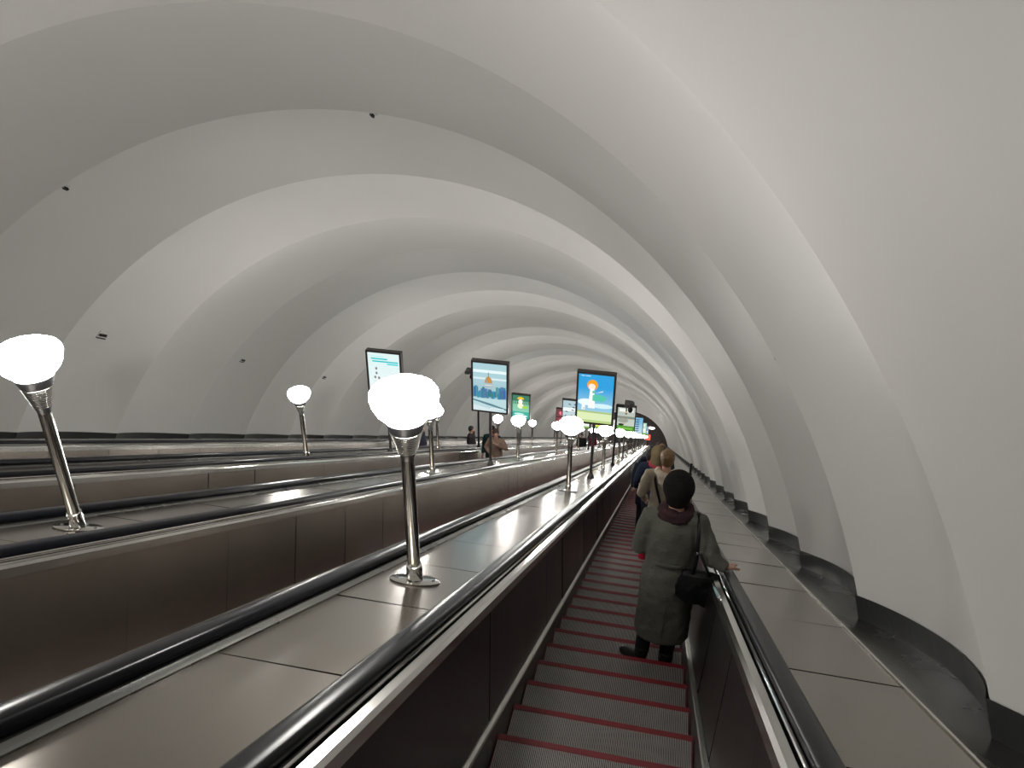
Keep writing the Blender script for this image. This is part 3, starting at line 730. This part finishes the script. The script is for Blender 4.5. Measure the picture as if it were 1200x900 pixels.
BJ = 'person in beige hooded jacket with short light brown hair, ahead of the grey coat'
hand_dir[(BJ, 1)] = (.2, .9, -.3)
person(BJ, .29, 27, AXES[0], H=1.80, coat=(.36, .31, .235), coat_len=.80, hair=('short', (.20, .115, .05)), voxel=.014, hood=(.62, .53, .44),
       arms=(((-.275, -.03, 1.16), (-.23, .14, .98)), ((.30, -.02, 1.15), (.33, .12, .98))), trousers=(.03, .03, .04))
bp = world(AXES[0] + .29, SP0 + STEP * 27, NOSEZ); bp.y -= .2
B = empty('crossbody_bag', bp + Vector((.02, -.2, .92))); tag(B, 'small dark bag on a strap across the beige jacket back', 'bag')
bm = bmesh.new(); add_tube(bm, [(0, 0, -.06), (0, 0, .0), (0, 0, .09), (0, 0, .12)], [(.08, .03), (.1, .045), (.1, .04), (.08, .02)], 14); fuse(bm, 'bag_body', fab((.015, .015, .018)), .012, B, 3)
bm = bmesh.new(); add_tube(bm, [(-.02, .0, .12), (-.07, .03, .28), (-.12, .04, .44), (-.145, .08, .53), (-.15, .17, .555), (-.13, .27, .50)], [(.004, .016)] * 6, 8, ref=Vector((0, 1, 0))); finish(bm, 'strap', fab((.012, .012, .012)), True, B)

person('person in olive hood and navy jacket, behind the beige jacket downhill', .17, 32, AXES[0], H=1.80, coat=(.014, .02, .038), coat_len=.78, hair=('hood', (.17, .13, .07)), voxel=.02, scarf=(.4, .05, .08),
       arms=(((-.27, .0, 1.2), (-.29, .12, .98)), ((.28, 0, 1.15), (.3, .1, .95))))
person('person in dark navy coat leaning to the lamp deck, downhill of the olive hood', .06, 35, AXES[0], H=1.72, coat=(.012, .016, .03), coat_len=.6, hair=('short', (.03, .02, .015)), voxel=.022)
person('brown haired head above a dark jacket, just past the olive hood', .25, 39, AXES[0], H=1.80, coat=(.04, .03, .03), coat_len=.78, hair=('short', (.10, .045, .03)), voxel=.022)
person('dark clothed rider further down with black hair, near the middle of the long queue', .05, 44, AXES[0], H=1.74, coat=(.02, .022, .04), coat_len=.6, hair=('short', (.02, .015, .012)), voxel=.028)
person('small distant rider in brown coat on the near escalator', .28, 52, AXES[0], H=1.8, coat=(.12, .07, .05), coat_len=.6, hair=('short', (.3, .18, .1)), voxel=.03)
person('tiny distant rider in black on the near escalator', .2, 64, AXES[0], H=1.8, coat=(.02, .02, .02), coat_len=.7, hair=('short', (.03, .02, .02)), voxel=.035)
person('tiniest rider in dark red on the near escalator by the tunnel end', .25, 82, AXES[0], H=1.8, coat=(.1, .02, .02), coat_len=.7, hair=('short', (.03, .02, .02)), voxel=.04)
# riders coming up on the far escalators
def kst(s): return round((s - SP0) / STEP)
person('woman in tan coat facing uphill, hand raised to her chin, third escalator', 0.05, kst(21.8), AXES[2], H=1.66, face_up=True, coat=(.22, .15, .115), coat_len=.35, hair=('long', (.05, .02, .015)), voxel=.018, female=True, head_turn=.2,
       arms=(((-.32, .10, 1.16), (-.10, .26, 1.36)), ((.27, .02, 1.12), (.10, .24, 1.05))))
person('man in dark teal jacket beside the tan coated woman, third escalator', -.25, kst(22.4), AXES[2], H=1.74, face_up=True, coat=(.015, .035, .04), coat_len=.72, hair=('short', (.02, .015, .012)), voxel=.022)
person('dark silhouette of a rider standing alone on the fourth escalator', 0, kst(27.7), AXES[3], H=1.58, turn=1.4, arms=(((-.2, -.02, 1.06), (-.16, .08, .86)), ((.2, -.02, 1.06), (.16, .08, .86))), face_up=True, coat=(.03, .025, .03), coat_len=.5, hair=('short', (.02, .02, .02)), voxel=.025)
person('dark blue rider on the fourth escalator behind the large near lamp', 0, kst(21.9), AXES[3], H=1.5, turn=1.5, arms=(((-.2, -.02, 1.02), (-.16, .08, .82)), ((.2, -.02, 1.02), (.16, .08, .82))), face_up=True, coat=(.05, .05, .08), coat_len=.5, hair=('short', (.03, .02, .02)), voxel=.025)
person('small black jacketed rider far down the third escalator', 0.05, kst(46.0), AXES[2], H=1.72, face_up=True, coat=(.02, .022, .022), coat_len=.72, hair=('short', (.02, .015, .012)), voxel=.03)
person('small rider in crimson jacket far down the third escalator', 0, kst(54.5), AXES[2], H=1.72, face_up=True, coat=(.25, .02, .06), coat_len=.72, hair=('short', (.05, .02, .012)), voxel=.03)
